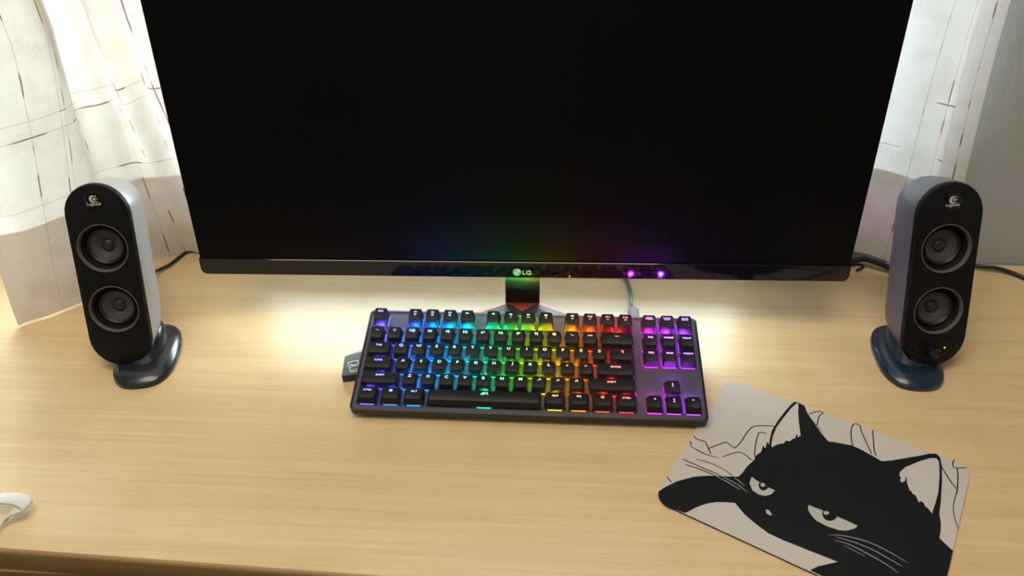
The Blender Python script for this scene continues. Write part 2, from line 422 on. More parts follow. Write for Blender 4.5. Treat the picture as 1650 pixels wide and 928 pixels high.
# ------------------------------------------------------------------ monitor
M_shell = mat('black_plastic_shell', (0.012, 0.012, 0.013), 0.38)
M_screen = mat('matte_black_screen', (0.0045, 0.0045, 0.005), 0.28, spec=0.09)
M_gloss = mat('piano_black', (0.006, 0.006, 0.007), 0.06, spec=0.5)
M_bgrey = mat('dark_grey_stand', (0.05, 0.05, 0.053), 0.38)
M_bdark = mat('graphite_stand', (0.03, 0.03, 0.033), 0.4)
M_red = mat('red_trim', (0.82, 0.13, 0.07), 0.35)
M_logo = mat('silver_print', (0.50, 0.52, 0.50), 0.4)
M_stick = mat('white_sticker_print', (0.72, 0.72, 0.70), 0.5)
MX, MY, MZ, MYAW, MTILT, MROLL = 0.0101, 0.7219, 0.0705, -0.0420+YAW, 0.1143, -0.0024
mp = at(MX, MY, MZ)
MON = Matrix.Translation(mp) @ Matrix.Rotation(MYAW, 4, 'Z') @ Matrix.Rotation(-MTILT, 4, 'X') @ Matrix.Rotation(-MROLL, 4, 'Y')
hub = ondesk(842, 489, 0.016)
MB = Matrix.Translation((hub.x, hub.y, DESK)) @ Matrix.Rotation(MYAW, 4, 'Z')
mon = empty('monitor', MB, 'large black widescreen monitor switched off, centre of the desk', 'monitor')
HW, MH, CH = 0.35735, 0.428, 0.0195
def standing(outline, y0, y1, bev=0.0):   # plate from an x,z outline between depths
    V, F = slab(outline, -y1, -y0, bev)
    return [(v[0], -v[2], v[1]) for v in V], F
body = rrect(-HW, HW, 0, MH, 0.007, 5)
part('housing', join(standing(body, 0.002, 0.022, 0.002), standing(rrect(-0.26, 0.26, 0.05, 0.39, 0.05, 6), 0.02, 0.055, 0.008)), M_shell, mon, MON, sm=35)
scr = rrect(-HW+0.0015, HW-0.0015, CH+0.0008, MH-0.0015, 0.002, 2)
part('screen', standing(scr, 0.0005, 0.003), M_screen, mon, MON)
# glossy chin with round lower corners
cr = 0.007
chin = [(HW-0.0003, CH)] + [(-HW+0.0003, CH)] + [(-HW+cr-cr*math.cos(k), cr-cr*math.sin(k)) for k in [rad(90*i/5) for i in range(6)]] + [(HW-cr+cr*math.sin(k), cr-cr*math.cos(k)) for k in [rad(90*i/5) for i in range(6)]]
chin_o = part('chin_bar', standing(chin, -0.0012, 0.004, 0.0006), M_gloss, mon, MON, sm=35)
part('power_stick', standing(rrect(-0.01, 0.01, -0.004, 0.002, 0.002, 3), 0.008, 0.016), M_shell, mon, MON)
def onmon(u, v): q = hit(u, v, MON, 1, -0.0013); return q.x, q.z
# brand mark: round face emblem and two letters
ex, ez = onmon(832.9, 438.6); ex2, _ = onmon(839.4, 438.7); er = ex2-ex
lx, lz = onmon(848.8, 439.4); l1 = onmon(841.8, 443)[0]; l2 = onmon(855.9, 443)[0]
tt = text('LG', 0.0072, 1.0, 0.012); wtx = max(v[0] for v in tt[0])-min(v[0] for v in tt[0])
tt = ([(v[0]*(l2-l1)/wtx, v[1], v[2]) for v in tt[0]], tt[1])
lg = part('brand_letters', upright(shift(tt, lx, lz), -0.00135), M_logo, mon, MON, label='silver brand letters')
em = part('brand_emblem', upright(shift(poly(disc2(0, 0, er, er, 32)), ex, ez), -0.00135), M_logo, mon, MON, label='silver round face emblem')
arc = [(0.72*er*math.cos(rad(a)), 0.72*er*math.sin(rad(a))) for a in range(75, 361, 15)]
gl = join(ribbon(arc, er*0.13), ribbon([(0.72*er, 0), (0.28*er, 0)], er*0.13), ribbon([(0, 0.42*er), (0, -0.3*er), (0.26*er, -0.3*er)], er*0.15), poly(disc2(-0.36*er, 0.3*er, 0.13*er, n=12)))
part('emblem_lines', upright(shift(gl, ex, ez), -0.00155), M_gloss, em, MON)
# stand: neck and a V foot with red trim
def deskq(u, v, z): p = ondesk(u, v, z); return (p.x, p.y)
nl, nr = deskq(815, 488, 0.018), deskq(870, 488, 0.018)
nw = (nr[0]-nl[0])/2
INV = MB.inverted()
neck = [(-nw, 0.0), (nw, 0.0), (nw, 0.03), (-nw, 0.03)]
nz = []
for k, (dy, z) in enumerate(((0.0, 0.014), (0.0, 0.05), (0.008, 0.12), (0.03, 0.24))):
    nz.append([(x, y+dy, z) for x, y in neck])
part('neck', loft(nz), M_bdark, mon, MB)
zt, ze = 0.0165, 0.0085
def lp(u, v, z): p = INV @ ondesk(u, v, z); return Vector((p.x, p.y))
back0 = lp(815, 487, zt); end_b = lp(556, 574, ze); end_f = lp(551, 607, ze); end_f2 = lp(578, 604, ze); apex = lp(842, 503, zt-0.002)
for s in (-1, 1):
    f = lambda p: (p.x if s < 0 else -p.x, p.y)
    ax = 0.0
    o2 = [f(back0), f(end_b), f(end_f), f(end_f2), (ax, apex.y-0.022), (ax, back0.y+0.004)]
    hs = [zt, ze, ze, ze, zt-0.004, zt]
    top = [(p[0], p[1], h) for p, h in zip(o2, hs)]; bot = [(p[0], p[1], 0.0008) for p in o2]
    rings = [bot, top]
    V, F = loft(rings)
    if s > 0: F = [tuple(reversed(q)) for q in F]
    leg = part('stand_leg', (V, F), M_bdark, mon, MB)
    # raised grey facet leaving the red edge and the red wedge at the hub bare
    def lerp(p, q, t): return Vector(p)+(Vector(q)-Vector(p))*t
    rb = [top[0], top[1]]
    d = (Vector(top[1])-Vector(top[0])); dn = d.normalized(); w = 0.0042
    pn = Vector((-dn.y, dn.x, 0)) if s < 0 else Vector((dn.y, -dn.x, 0))
    e0 = Vector(top[0]); e1 = Vector(top[0])+d*0.93
    up = Vector((0, 0, 0.0006))
    quad = [e0+up, e1+up, e1+pn*w*0.6+up, e0+pn*w+up]
    trim = join(loft([[tuple(p-up*1.5) for p in quad], [tuple(p) for p in quad]]))
    wedge = [Vector((0, back0.y+0.004, zt)), Vector(top[0]), Vector(top[0])+pn*w, Vector((f(back0)[0]*0.62, back0.y-0.006, zt)), Vector((0, apex.y, zt-0.001))]
    g2 = loft([[tuple(p-up*1.5) for p in wedge], [tuple(p+up) for p in wedge]])
    tr = join(trim, g2)
    if s > 0: tr = (tr[0], [tuple(reversed(q)) for q in tr[1]])
    part('red_trim', tr, M_red, leg, MB, label='red edge trim of the stand foot')
    gp = [Vector((f(back0)[0]*0.62, back0.y-0.0068, zt)), e0+pn*w*1.05, e1+pn*w*0.65, Vector(top[1])+(Vector(top[2])-Vector(top[1]))*0.12, Vector(top[2]), Vector(top[3]), Vector(top[4]), Vector((0, apex.y-0.0008, zt-0.001))]
    g3 = loft([[tuple(p-up*2) for p in gp], [tuple(p+up*2.2) for p in gp]])
    if s > 0: g3 = (g3[0], [tuple(reversed(q)) for q in g3[1]])
    part('top_facet', g3, M_bgrey if True else M_bdark, leg, MB)
    if s < 0:
        zz = ze+0.0021
        q = [lp(u, v, zz) for u, v in ((559.9, 584.1), (576.9, 579.8), (580.6, 596.3), (564.7, 599.9))]
        def sq(a, b): return q[0]*(1-a)*(1-b)+q[1]*a*(1-b)+q[2]*a*b+q[3]*(1-a)*b
        oq = [sq(0, 0), sq(1, 0), sq(1, 1), sq(0, 1)]; iq = [sq(.06, .06), sq(.94, .06), sq(.94, .94), sq(.06, .94)]
        scr_ = [sq(*p) for p in ((.15, .42), (.25, .22), (.33, .40), (.42, .30), (.5, .40), (.58, .30), (.68, .42), (.8, .3))]
        sw = [sq(*p) for p in ((.12, .58), (.35, .46), (.6, .50), (.86, .52))]
        star = [sq(.5+.0, .5)]
        st = join(ring2([tuple(p) for p in oq], [tuple(p) for p in iq]), ribbon(spline(scr_, 4), 0.0006), ribbon(spline(sw, 4), 0.0009))
        ln = shift(text('ENERGY STAR', 0.0016, 0.85, 0.01), 0, 0)
        c0 = sq(.5, .8); ang = math.atan2((q[2]-q[3]).y, (q[2]-q[3]).x)
        st = join(st, shift(ln, c0.x, c0.y, rot=ang))
        part('energy_sticker', ([(v[0], v[1], zz) for v in st[0]], st[1]), M_stick, leg, MB, label='white outlined energy sticker')

# ------------------------------------------------------------------ keyboard
U = 0.01905; GAP = 0.343
KX0, KY0, KYAW, KT, KZ = -0.161, 0.585, -0.0665+YAW, 0.1782, 0.0145
kp = at(KX0, KY0, KZ)
KM = Matrix.Translation(kp) @ Matrix.Rotation(KYAW, 4, 'Z') @ Matrix.Rotation(KT, 4, 'X')
kb = empty('keyboard', KM, 'black compact mechanical keyboard with rainbow backlit keys', 'keyboard')
M_case = mat('black_aluminium', (0.018, 0.018, 0.020), 0.42, 0.3)
M_plate = mat('anodised_plate', (0.085, 0.08, 0.09), 0.42, 0.3, bump=(900, 0.15))
M_cap = mat('black_keycap', (0.012, 0.012, 0.0125), 0.45, spec=0.3, bump=(1500, 0.12))
M_sw = mat('black_switch', (0.02, 0.02, 0.022), 0.4)
M_led = glow('switch_led', 1000.0)
M_bar = glow('housing_edge_glow', 2.6)  # glowing bar stands in for LED light caught on the housing's front edge
M_side = glow('added_side_glow', 8.0)  # glowing strips added under the caps to brighten the plate between keys
M_leg = glow('backlit_legend', 3.0)
M_foot = mat('rubber', (0.01, 0.01, 0.01), 0.8)
KW = (18+GAP)*U; KD = 6.33*U
cx0, cx1, cy0, cy1 = -0.0052, KW+0.0052, -0.0062, KD+0.0062
o = rrect(cx0, cx1, cy0, cy1, 0.0055, 5)
oi = rrect(cx0+0.007, cx1-0.007, cy0+0.007, cy1-0.007, 0.004, 5)
part('case', loft([[(x, y, -0.0122) for x, y in oi], [(x, y, -0.0070) for x, y in o], [(x, y, -0.0010) for x, y in o]]), M_case, kb, KM, sm=30)
o1 = rrect(cx0, cx1, cy0, cy1, 0.0055, 5); o2 = rrect(cx0+0.0022, cx1-0.0022, cy0+0.0022, cy1-0.0022, 0.004, 5)
V, F = loft([[(x, y, -0.0012) for x, y in o1], [(x, y, 0.0006) for x, y in o1], [(x, y, 0.001) for x, y in o2], [(x, y, -0.0004) for x, y in o2]], False, False)
part('case_rim', (V, F), M_case, kb, KM, sm=30)
part('top_plate', slab(o2, -0.0008, 0.0), M_plate, kb, KM)
for x in (0.03, KW-0.03):
    for y in (0.006,):
        part('rubber_foot', box(x-0.02, x+0.02, y-0.004, y+0.004, -0.0138, -0.0122), M_foot, kb, KM)
# rear fold-out feet reach the desk
for x in (0.013, KW-0.013):
    a = KM @ Vector((x, KD-0.012, -0.0122)); hgt = a.z-DESK
    base = Matrix.Translation((a.x, a.y, DESK)) @ Matrix.Rotation(KYAW, 4, 'Z')
    part('tilt_foot', loft([[(-.012, .004, 0.0003), (.012, .004, 0.0003), (.012, .012, 0.0003), (-.012, .012, 0.0003)], [(-.014, -.006, hgt+.001), (.014, -.006, hgt+.001), (.014, .004, hgt+.002), (-.014, .004, hgt+.002)]]), M_sw, kb, base)
# the rainbow runs left to right
STOPS = [(0, (.24, .09, 1)), (1.2, (.07, .10, 1)), (3, (.01, .22, 1)), (4.6, (.01, .42, .95)), (6, (.01, .70, .62)), (7.2, (.01, .80, .25)), (8.2, (.05, .85, .03)), (9.2, (.36, .80, .01)),
         (10.2, (.75, .62, .01)), (11.2, (1, .34, .01)), (12.3, (1, .11, .01)), (13.4, (1, .035, .01)), (14.6, (1, .02, .05)), (15.6, (.80, .03, .75)), (16.6, (.52, .04, 1)), (18.4, (.25, .05, 1))]
def hue(x):
    for (a, p), (b, q) in zip(STOPS, STOPS[1:]):
        if x <= b:
            t = max(0, (x-a)/(b-a)); return tuple(p[i]*(1-t)+q[i]*t for i in range(3))
    return STOPS[-1][1]
ROWS = {0: (5.83, .0128, 7), 1: (4.5, .0120, 6), 2: (3.5, .0102, 3), 3: (2.5, .0092, 0), 4: (1.5, .0090, -2), 5: (.5, .0092, -4)}
def half_ring(w, d, r, n, z, zf, cy=0.0):
    xs = []
    for i in range(n+1):
        k = rad(180+90*i/n); xs.append((-w/2+r+r*math.cos(k), -d/2+r+r*math.sin(k)))
    for k in (.25, .5, .75): xs.append((-w/2+r+(w-2*r)*k, -d/2))
    for i in range(n+1):
        k = rad(270+90*i/n); xs.append((w/2-r+r*math.cos(k), -d/2+r+r*math.sin(k)))
    fr = [(x, y+cy, z+zf(x, y)) for x, y in xs]; bk = [(x, -y+cy, z+zf(x, -y)) for x, y in xs]
    return fr+bk[::-1], len(xs)
_caps = {}
def cap_mesh(w, row):
    if (w, row) in _caps: return _caps[(w, row)]
    _, h, tl = ROWS[row]; t = math.tan(rad(tl))
    bw, bd = w*U-0.0022, U-0.0012; tw, td = w*U-0.0066, U-0.0052; cy = 0.0006
    big = w > 5
    flat = lambda x, y: 0.0
    sl = (lambda x, y: y*t+(0.0 if big else 0.0006*(2*x/tw)**2))
    if big: sl = lambda x, y: y*t - 0.0011*(2*y/td)**2+0.0004
    def ins(k): return lambda x, y: sl(x, y)-k
    R = [half_ring(bw, bd, .0012, 3, 0.0030, flat)[0], half_ring(bw-.0016, bd-.0012, .0016, 3, 0.0048, flat, 0.0001)[0],
         half_ring(tw+.0007, td+.0007, .0022, 3, h, ins(.0008), cy)[0], half_ring(tw, td, .0020, 3, h, ins(.0002), cy)[0], half_ring(tw-.0010, td-.0010, .0018, 3, h, sl, cy)[0]]
    n = len(R[0])//2
    V, F = loft(R, False, False)
    o = 4*2*n
    for i in range(n-1): F.append((o+i, o+i+1, o+2*n-2-i, o+2*n-1-i))
    me = mesh('keycap', V, F, M_cap, sm=50); _caps[(w, row)] = me; return me
def switch_mesh(bar):
    g = [box(-.007, .007, -.0072, .0064, 0, .0028), box(-.0016, .0016, .0066, .0078, .0004, .0022)]+([box(-.0070, .0070, -.0088, -.0080, .0001, .0007)] if bar else [])+[box(-.0080, -.0072, -.0066, .0062, .0001, .0012), box(.0072, .0080, -.0066, .0062, .0001, .0012)]
    mi = [0]*6+[1]*6+([2]*6 if bar else [])+[3]*12
    V, F = join(*g); return mesh('switch', V, F, [M_sw, M_led, M_bar, M_side], mi)
SW, SW0 = switch_mesh(True), switch_mesh(False)
_leg = {}
def tri(dx, dy, s, a):
    return poly([(dx+s*math.cos(rad(a+k)), dy+s*math.sin(rad(a+k))) for k in (0, 130, 230)])
def legend_geo(s):
    g = []
    if s.startswith('@'):
        if s == '@win':
            for i, (x, y) in enumerate(((-1, 1), (1, 1), (-1, -1), (1, -1))): g.append(shift(poly([(-.0007, -.0006), (.0007, -.00068), (.0007, .00068), (-.0007, .0006)]), x*.00082, y*.00078))
        elif s == '@menu':
            g.append(ring2(rrect(-.0016, .0016, -.0014, .0014, .0002, 1), rrect(-.0013, .0013, -.0011, .0011, .0002, 1)))
            for k in (-.0005, 0, .0005): g.append(shift(ribbon([(-.0007, 0), (.0007, 0)], .00022), 0, k))
        elif s == '@back': g += [ribbon([(-.0016, 0), (.0016, 0)], .0005), poly([(-.0024, 0), (-.0014, -.0008), (-.0014, .0008)])]
        elif s == '@space':     # slanted monogram: stacked strokes running into a crossed tail
            for k in (0, 1): g.append(ribbon(spline([(-.0036+k*.0011, -.0008+k*.0002), (-.0016+k*.0009, .0011), (-.0004+k*.0009, .0003)], 5), .0006))
            g += [ribbon(spline([(-.0050, -.0016), (-.0025, -.0017), (0.0004, -.0009), (.0032, .0017)], 5), .00055), ribbon([(.0010, .0009), (.0036, -.0021)], .0006)]
            g = [shift(x, .0006, 0, k=.95) for x in g]
        else:
            g.append(tri(0, 0, .0013, {'@up': 90, '@down': 270, '@left': 180, '@right': 0}[s]))
            if s in ('@up', '@down'): g.append(shift(ring2(disc2(0, 0, .0009, n=10), disc2(0, 0, .0005, n=10)), 0, -.0027))
        return join(*g)
    if '/' in s and len(s) > 3 and s != '/?':
        a, b = s.split('/'); return join(shift(text(a, .0022, 1.1, .012), 0, .0006), shift(text(b, .0022, 1.1, .012), 0, -.0012))
    if s[0] == 'F' and s[1:].isdigit():
        k = int(s[1:]); g.append(text(s, .0030, 1.15, .018)); y = -.0031
        if k <= 3:   # little sun-like icons
            g += [shift(ring2(disc2(0, 0, .0013, .0011, 12), disc2(0, 0, .0009, .0007, 12)), 0, y), shift(poly(disc2(.0002*(k-2), 0, .0004, n=8)), 0, y)]
        elif k == 6: g.append(shift(join(tri(.0003, 0, .0007, 180), ribbon([(-.0006, -.0006), (-.0006, .0006)], .0003)), 0, y))
        elif k == 7: g += [shift(tri(-.0009, 0, .0008, 0), 0, y), shift(ribbon([(.0005, -.0007), (.0005, .0007)], .0003), 0, y), shift(ribbon([(.0012, -.0007), (.0012, .0007)], .0003), 0, y)]
        elif k == 8: g.append(shift(join(tri(-.0002, 0, .0007, 0), ribbon([(.0007, -.0006), (.0007, .0006)], .0003)), 0, y))
        elif k == 9: g.append(shift(ring2(disc2(0, 0, .0011, .0009, 12), disc2(0, 0, .0008, .0006, 12)), 0, y))
        elif k in (10, 11): g.append(shift(join(tri(-.0003, 0, .0008, 180), poly(disc2(-.0005, 0, .0004, n=6)), ribbon([(.0006, 0), (.0014, 0)], .0003)), 0, y))
        elif k == 12: g.append(shift(join(ring2(disc2(0, 0, .0012, .0009, 12), disc2(0, 0, .0009, .0006, 12)), ribbon([(-.0018, 0), (-.0013, 0)], .0003), ribbon([(.0013, 0), (.0018, 0)], .0003)), 0, y))
        return join(*g)
    n = len(s)
    if n == 1: return text(s, .0044, 1.2, .022)
    if n == 2 and not s.isalpha(): return text(s, .0039, 1.12, .020, spacing=1.08)
    return text(s, .0030, 1.16, .020, spacing=1.06)
def key(x, row, w, s, x_led=None):
    yc, h, tl = ROWS[row]
    if x > 15: x += GAP
    col = hue(x+(.25*(row-2) if False else 0))
    L = Matrix.Translation((x*U, yc*U, 0))
    k = put('keycap', cap_mesh(w, row), kb, L)
    sw = put('switch', SW if row else SW0, k); sw.color = (*col, 1)
    if s:
        V, F = legend_geo(s); t = math.tan(rad(tl)); dy = .0034 if row else .0036
        if w > 5: dy = .0034
        V2 = []
        tw = w*U-.0066
        for v in V:
            y = v[1]+dy; sg = 0.0006*(2*v[0]/tw)**2 if w < 5 else -0.0011*(2*(y-.0006)/(U-.0052))**2+.0004
            V2.append((v[0], y, h+(y-.0006)*t+sg+.00012))
        lo = put('legend', mesh('legend', V2, F, M_leg), k)
        p = [min(1, c*0.8+0.22) for c in col]
        lo.color = (*p, 1)
keys = [(.5, 0, 1, 'ESC')]+[(2.5+i, 0, 1, 'F%d' % (i+1)) for i in range(4)]+[(7+i, 0, 1, 'F%d' % (i+5)) for i in range(4)]+[(11.5+i, 0, 1, 'F%d' % (i+9)) for i in range(4)]
keys += [(15.5+i, 0, 1, s) for i, s in enumerate(('PRINT/SCREEN', 'SCROLL/LOCK', 'PAUSE/BREAK'))]
keys += [(.5+i, 1, 1, s) for i, s in enumerate(('`~', '1!', '2@', '3#', '4$', '5%', '6^', '7&', '8*', '9(', '0)', '-_', '=+'))]+[(14, 1, 2, '@back')]
keys += [(15.5+i, 1, 1, s) for i, s in enumerate(('INS', 'HOME', 'PGUP'))]+[(15.5+i, 2, 1, s) for i, s in enumerate(('DEL', 'END', 'PGDN'))]
keys += [(.75, 2, 1.5, 'TAB')]+[(2+i, 2, 1, s) for i, s in enumerate(list('QWERTYUIOP')+['[{', ']}'])]+[(14.25, 2, 1.5, '\\|')]
keys += [(.875, 3, 1.75, 'CAPS')]+[(2.25+i, 3, 1, s) for i, s in enumerate(list('ASDFGHJKL')+[';:', '\'"'])]+[(13.875, 3, 2.25, 'ENTER')]
keys += [(1.125, 4, 2.25, 'SHIFT')]+[(2.75+i, 4, 1, s) for i, s in enumerate(list('ZXCVBNM')+[',<', '.>', '/?'])]+[(13.625, 4, 2.75, 'SHIFT'), (16.5, 4, 1, '@up')]
keys += [(.625, 5, 1.25, 'CTRL'), (1.875, 5, 1.25, '@win'), (3.125, 5, 1.25, 'ALT'), (6.875, 5, 6.25, '@space'), (10.625, 5, 1.25, 'ALT'), (11.875, 5, 1.25, 'FN'), (13.125, 5, 1.25, '@menu'), (14.375, 5, 1.25, 'CTRL'),
         (15.5, 5, 1, '@left'), (16.5, 5, 1, '@down'), (17.5, 5, 1, '@right')]
for k in keys: key(*k)

# keyboard cable: plug body at the rear edge, braided lead running back under the monitor
M_cable = mat('grey_braid', (0.13, 0.13, 0.14), 0.6, bump=(2500, 0.6))
M_blk = mat('black_cable', (0.012, 0.012, 0.014), 0.4)
M_plug = mat('grey_plug', (0.22, 0.21, 0.24), 0.45)
px_ = hit(1021.5, 512, KM, 2, -0.004).x
P0 = KM @ Vector((px_, cy1+0.0005, -0.007)); PD = (KM.to_3x3() @ Vector((0, 1, 0))).normalized()
cab = empty('keyboard_cable', Matrix.Translation(P0), 'grey braided keyboard cable running back under the monitor', 'cable')
PM = KM @ Matrix.Translation((px_, cy1+0.0005, -0.007))
def slab_y(x0, x1, z0, z1, y0, y1, r):
    a = rrect(x0, x1, z0, z1, r, 3); return loft([[(x, y0, z) for x, z in a], [(x, y1, z) for x, z in a]][::-1])
part('plug', join(slab_y(-.0058, .0058, -.0035, .0062, 0, .013, .002), slab_y(-.0036, .0036, -.002, .0045, .013, .017, .0018)), M_plug, cab, PM, sm=35)
q0 = PM @ Vector((0, .0165, .001)); q1 = PM @ Vector((-.0015, .03, -.003))
qa = ondesk(1016, 474, .005); qb = ondesk(1010, 452, .004); qc = Vector((qb.x-.015, qb.y+.03, DESK+.0035))
part('lead', tube(spline([q0, q1, qa, qb, qc], 8), .0021, 10), M_cable, cab, None, sm=True)

# ------------------------------------------------------------------ speakers
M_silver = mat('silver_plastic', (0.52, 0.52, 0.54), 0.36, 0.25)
M_silver_shaded = mat('silver_plastic_shaded', (0.15, 0.16, 0.19), 0.38, 0.3)  # darker copy of the silver, right cabinet's shade put into the colour
M_front = mat('black_baffle', (0.005, 0.005, 0.0055), 0.5, spec=0.22)
M_trim = mat('olive_grey_ring', (0.12, 0.115, 0.085), 0.4)
M_surr = mat('rubber_surround', (0.007, 0.007, 0.007), 0.5)
M_cone = mat('grey_cone', (0.055, 0.055, 0.056), 0.5)
M_dust = mat('dust_cap', (0.030, 0.030, 0.031), 0.35)
M_pr = mat('cream_logo_print', (0.62, 0.60, 0.52), 0.5)
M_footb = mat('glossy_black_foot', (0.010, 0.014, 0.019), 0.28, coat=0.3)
M_foot_sky = mat('glossy_foot_sky_tint', (0.006, 0.022, 0.045), 0.28, coat=0.3)  # black foot with the blue sky reflection put into its colour
M_yel = glow('power_led_glow', 1.0, (0.75, 0.75, 0.12))
def stadium(w, l, n=14):
    r = w/2; out = []
    for i in range(n+1):
        k = math.pi*i/n; out.append((r*math.cos(k), l-r+r*math.sin(k)))
    for i in range(n+1):
        k = math.pi+math.pi*i/n; out.append((r*math.cos(k), r+r*math.sin(k)))
    return out
def scale_out(o, l, kx, inset_b):
    c = l/2; return [(x*kx, c+(y-c)*(1-inset_b)) for x, y in o]
def speaker(fp, W, L, b1, sp, bb, foot, foot_yaw, label, silver, footm, controls=False):
    x, y, z, yaw, tilt, roll = fp
    n = Vector((math.sin(yaw)*math.cos(tilt), -math.cos(yaw)*math.cos(tilt), math.sin(tilt)))
    r = Vector((math.cos(yaw), math.sin(yaw), 0)); u = n.cross(r)
    if u.z < 0: u = -u
    r, u = r*math.cos(roll)+u*math.sin(roll), u*math.cos(roll)-r*math.sin(roll)
    r, u, n = turn(r), turn(u), turn(n)
    FM = Matrix((r, -n, u)).transposed().to_4x4(); FM.translation = at(x, y, z)
    fc = at(*foot); B = Matrix.Translation(fc) @ Matrix.Rotation(foot_yaw+YAW, 4, 'Z')
    s = empty('speaker', B, label, 'speaker', None)
    st = stadium(W, L)
    # shell behind the baffle
    rings = []
    for d, kx, ib in ((0.0075, 1.0, 0.0), (0.010, 1.018, -0.006), (0.030, 1.01, -0.004), (0.044, 0.97, 0.008), (0.054, 0.88, 0.03), (0.061, 0.70, 0.08), (0.064, 0.45, 0.16)):
        rings.append([(p[0], d, p[1]+(L-p[1])/L*max(0, d-0.006)*0.34) for p in scale_out(st, L, kx, ib)])
    part('cabinet', loft(rings[::-1], True, False), silver, s, FM, sm=50)
    # baffle: rounded rim, a front face with two round openings
    R = 0.0257
    bm = bmesh.new()
    r0 = [bm.verts.new((p[0], 0.0078, p[1])) for p in st]
    r1 = [bm.verts.new((p[0], 0.0022, p[1])) for p in st]
    r2 = [bm.verts.new((p[0], 0.0006, p[1])) for p in scale_out(st, L, 0.978, 0.008)]
    r3 = [bm.verts.new((p[0], 0.0, p[1])) for p in scale_out(st, L, 0.945, 0.020)]
    m_ = len(st)
    for A, B_ in ((r0, r1), (r1, r2), (r2, r3)):
        for i in range(m_):
            j = (i+1) % m_; bm.faces.new((A[i], A[j], B_[j], B_[i]))
    edges = [bm.edges.get((r3[i], r3[(i+1) % m_])) for i in range(m_)]
    NS = 40
    for bz in (b1, b1-sp):
        c = [bm.verts.new((R*math.cos(2*math.pi*i/NS), 0, bz+R*math.sin(2*math.pi*i/NS))) for i in range(NS)]
        edges += [bm.edges.new((c[i], c[(i+1) % NS])) for i in range(NS)]
    bmesh.ops.triangle_fill(bm, use_beauty=True, use_dissolve=False, edges=edges)
    bmesh.ops.recalc_face_normals(bm, faces=bm.faces)
    if sum(f.normal.y*f.calc_area() for f in bm.faces) > 0: bmesh.ops.reverse_faces(bm, faces=bm.faces)
    bm.verts.index_update(); V = [v.co.copy() for v in bm.verts]; F = [tuple(v.index for v in f.verts) for f in bm.faces]; bm.free()
    part('baffle', (V, F), M_front, s, FM, sm=35)
    for bz in (b1, b1-sp):
        D = FM @ Matrix.Translation((0, 0, bz))
        d = part('driver', lathe([(.0238, -.0034), (.0215, -.0105), (.0205, -.0100), (.0185, -.0080), (.0168, -.0094), (.0160, -.0104)]), M_surr, s, D, sm=60)
        part('trim_ring', lathe([(.0258, 0), (.0256, .0007), (.0248, .0005), (.0238, -.0035)]), M_trim, d, D, sm=40, label='olive grey ring')
        part('cone', lathe([(.0162, -.0102), (.0130, -.0113), (.0090, -.0131), (.0066, -.0142)]), M_cone, d, D, sm=60)
        part('dust_cap', lathe([(.0070, -.0143), (.0064, -.0130), (.0048, -.0118), (.0025, -.0111), (.00001, -.0109)], 24), M_dust, d, D, sm=70)
    # round badge with the emblem and maker's word
    BD = FM @ Matrix.Translation((0, 0, bb))
    bd = part('badge', lathe([(.0094, 0), (.0093, .0006), (.0087, .0008), (.00001, .0009)], 36), M_gloss, s, BD, sm=40)
    e = .0038
    cres = [(e*math.cos(rad(a)), e*math.sin(rad(a))) for a in range(70, 291, 12)]+[(e*.62*math.cos(rad(a))+e*.26, e*.62*math.sin(rad(a))) for a in range(285, 74, -12)]
    lg = [poly(cres), ring2(disc2(e*.30, 0, e*.36, n=18), disc2(e*.30, 0, e*.2, n=18)), poly(disc2(e*.30, 0, e*.13, n=10))]
    lg += [ribbon([(e*.62, 0), (e*1.2, 0)], e*.2), ribbon([(e*.52, e*.5), (e*.9, e*.9)], lambda t: e*(.14+.22*t)), ribbon([(e*.52, -e*.5), (e*.9, -e*.9)], lambda t: e*(.14+.22*t))]
    lg = [shift(g, -.0003, .0022) for g in lg]+[shift(text('Logitech', .0045, 0.92, .014), 0, -.0033)]
    part('badge_print', upright(join(*lg), -.00102), M_pr, bd, BD, label='cream emblem and lettering')
    # foot: low rounded plate, bevelled shoulder, cradle under the cabinet
    fw, fl = 0.0335, 0.051
    def oval(k, kz=0, dy=0.0, p=2.7, n=36):
        return [((abs(math.cos(a))**(2/p))*math.copysign(1, math.cos(a))*fw*k, (abs(math.sin(a))**(2/p))*math.copysign(1, math.sin(a))*fl*k+dy, kz) for a in [2*math.pi*i/n for i in range(n)]]
    ft = part('foot', loft([oval(.97, .0004), oval(1.0, .002), oval(1.0, .005), oval(.965, .0072), oval(.80, .0102), oval(.70, .0118)]), footm, s, B, sm=35)
    part('cradle', loft([oval(.62, .0112, .006, 2.2), oval(.58, .018, .012, 2.2), oval(.50, .026, .016, 2.2), oval(.40, .028, .017, 2.2)]), footm, ft, B, sm=60)
    if controls:
        def fh(uu, vv): q = hit(uu, vv, FM, 1, 0.0); return q.x, q.z
        x, zz = fh(1503, 551.5)
        part('panel_seam', upright(ribbon([(-W/2*.93, zz), (W/2*.93, zz)], .0006), -.0002), M_surr, s, FM)
        x, zz = fh(1500, 564); K = FM @ Matrix.Translation((x, 0, zz))
        kn = part('volume_knob', lathe([(.0068, 0), (.0066, .008), (.0058, .0096), (.00001, .0098)], 28), M_gloss, s, K, sm=40)
        part('pointer', upright(ribbon([(0, .0015), (.0045, .0028)], .0009), -.0099), M_cone, kn, K)
        x, zz = fh(1471, 562.5); K = FM @ Matrix.Translation((x, 0, zz))
        part('headphone_jack', lathe([(.0052, .0), (.005, .0009), (.0036, .0009), (.0030, -.004), (.00001, -.004)], 24), M_surr, s, K, sm=40)
        x, zz = fh(1522, 560); K = FM @ Matrix.Translation((x, 0, zz))
        part('power_led', lathe([(.0010, 0), (.0009, .0006), (.00001, .0008)], 12), M_yel, s, K, label='small yellow lit power light')
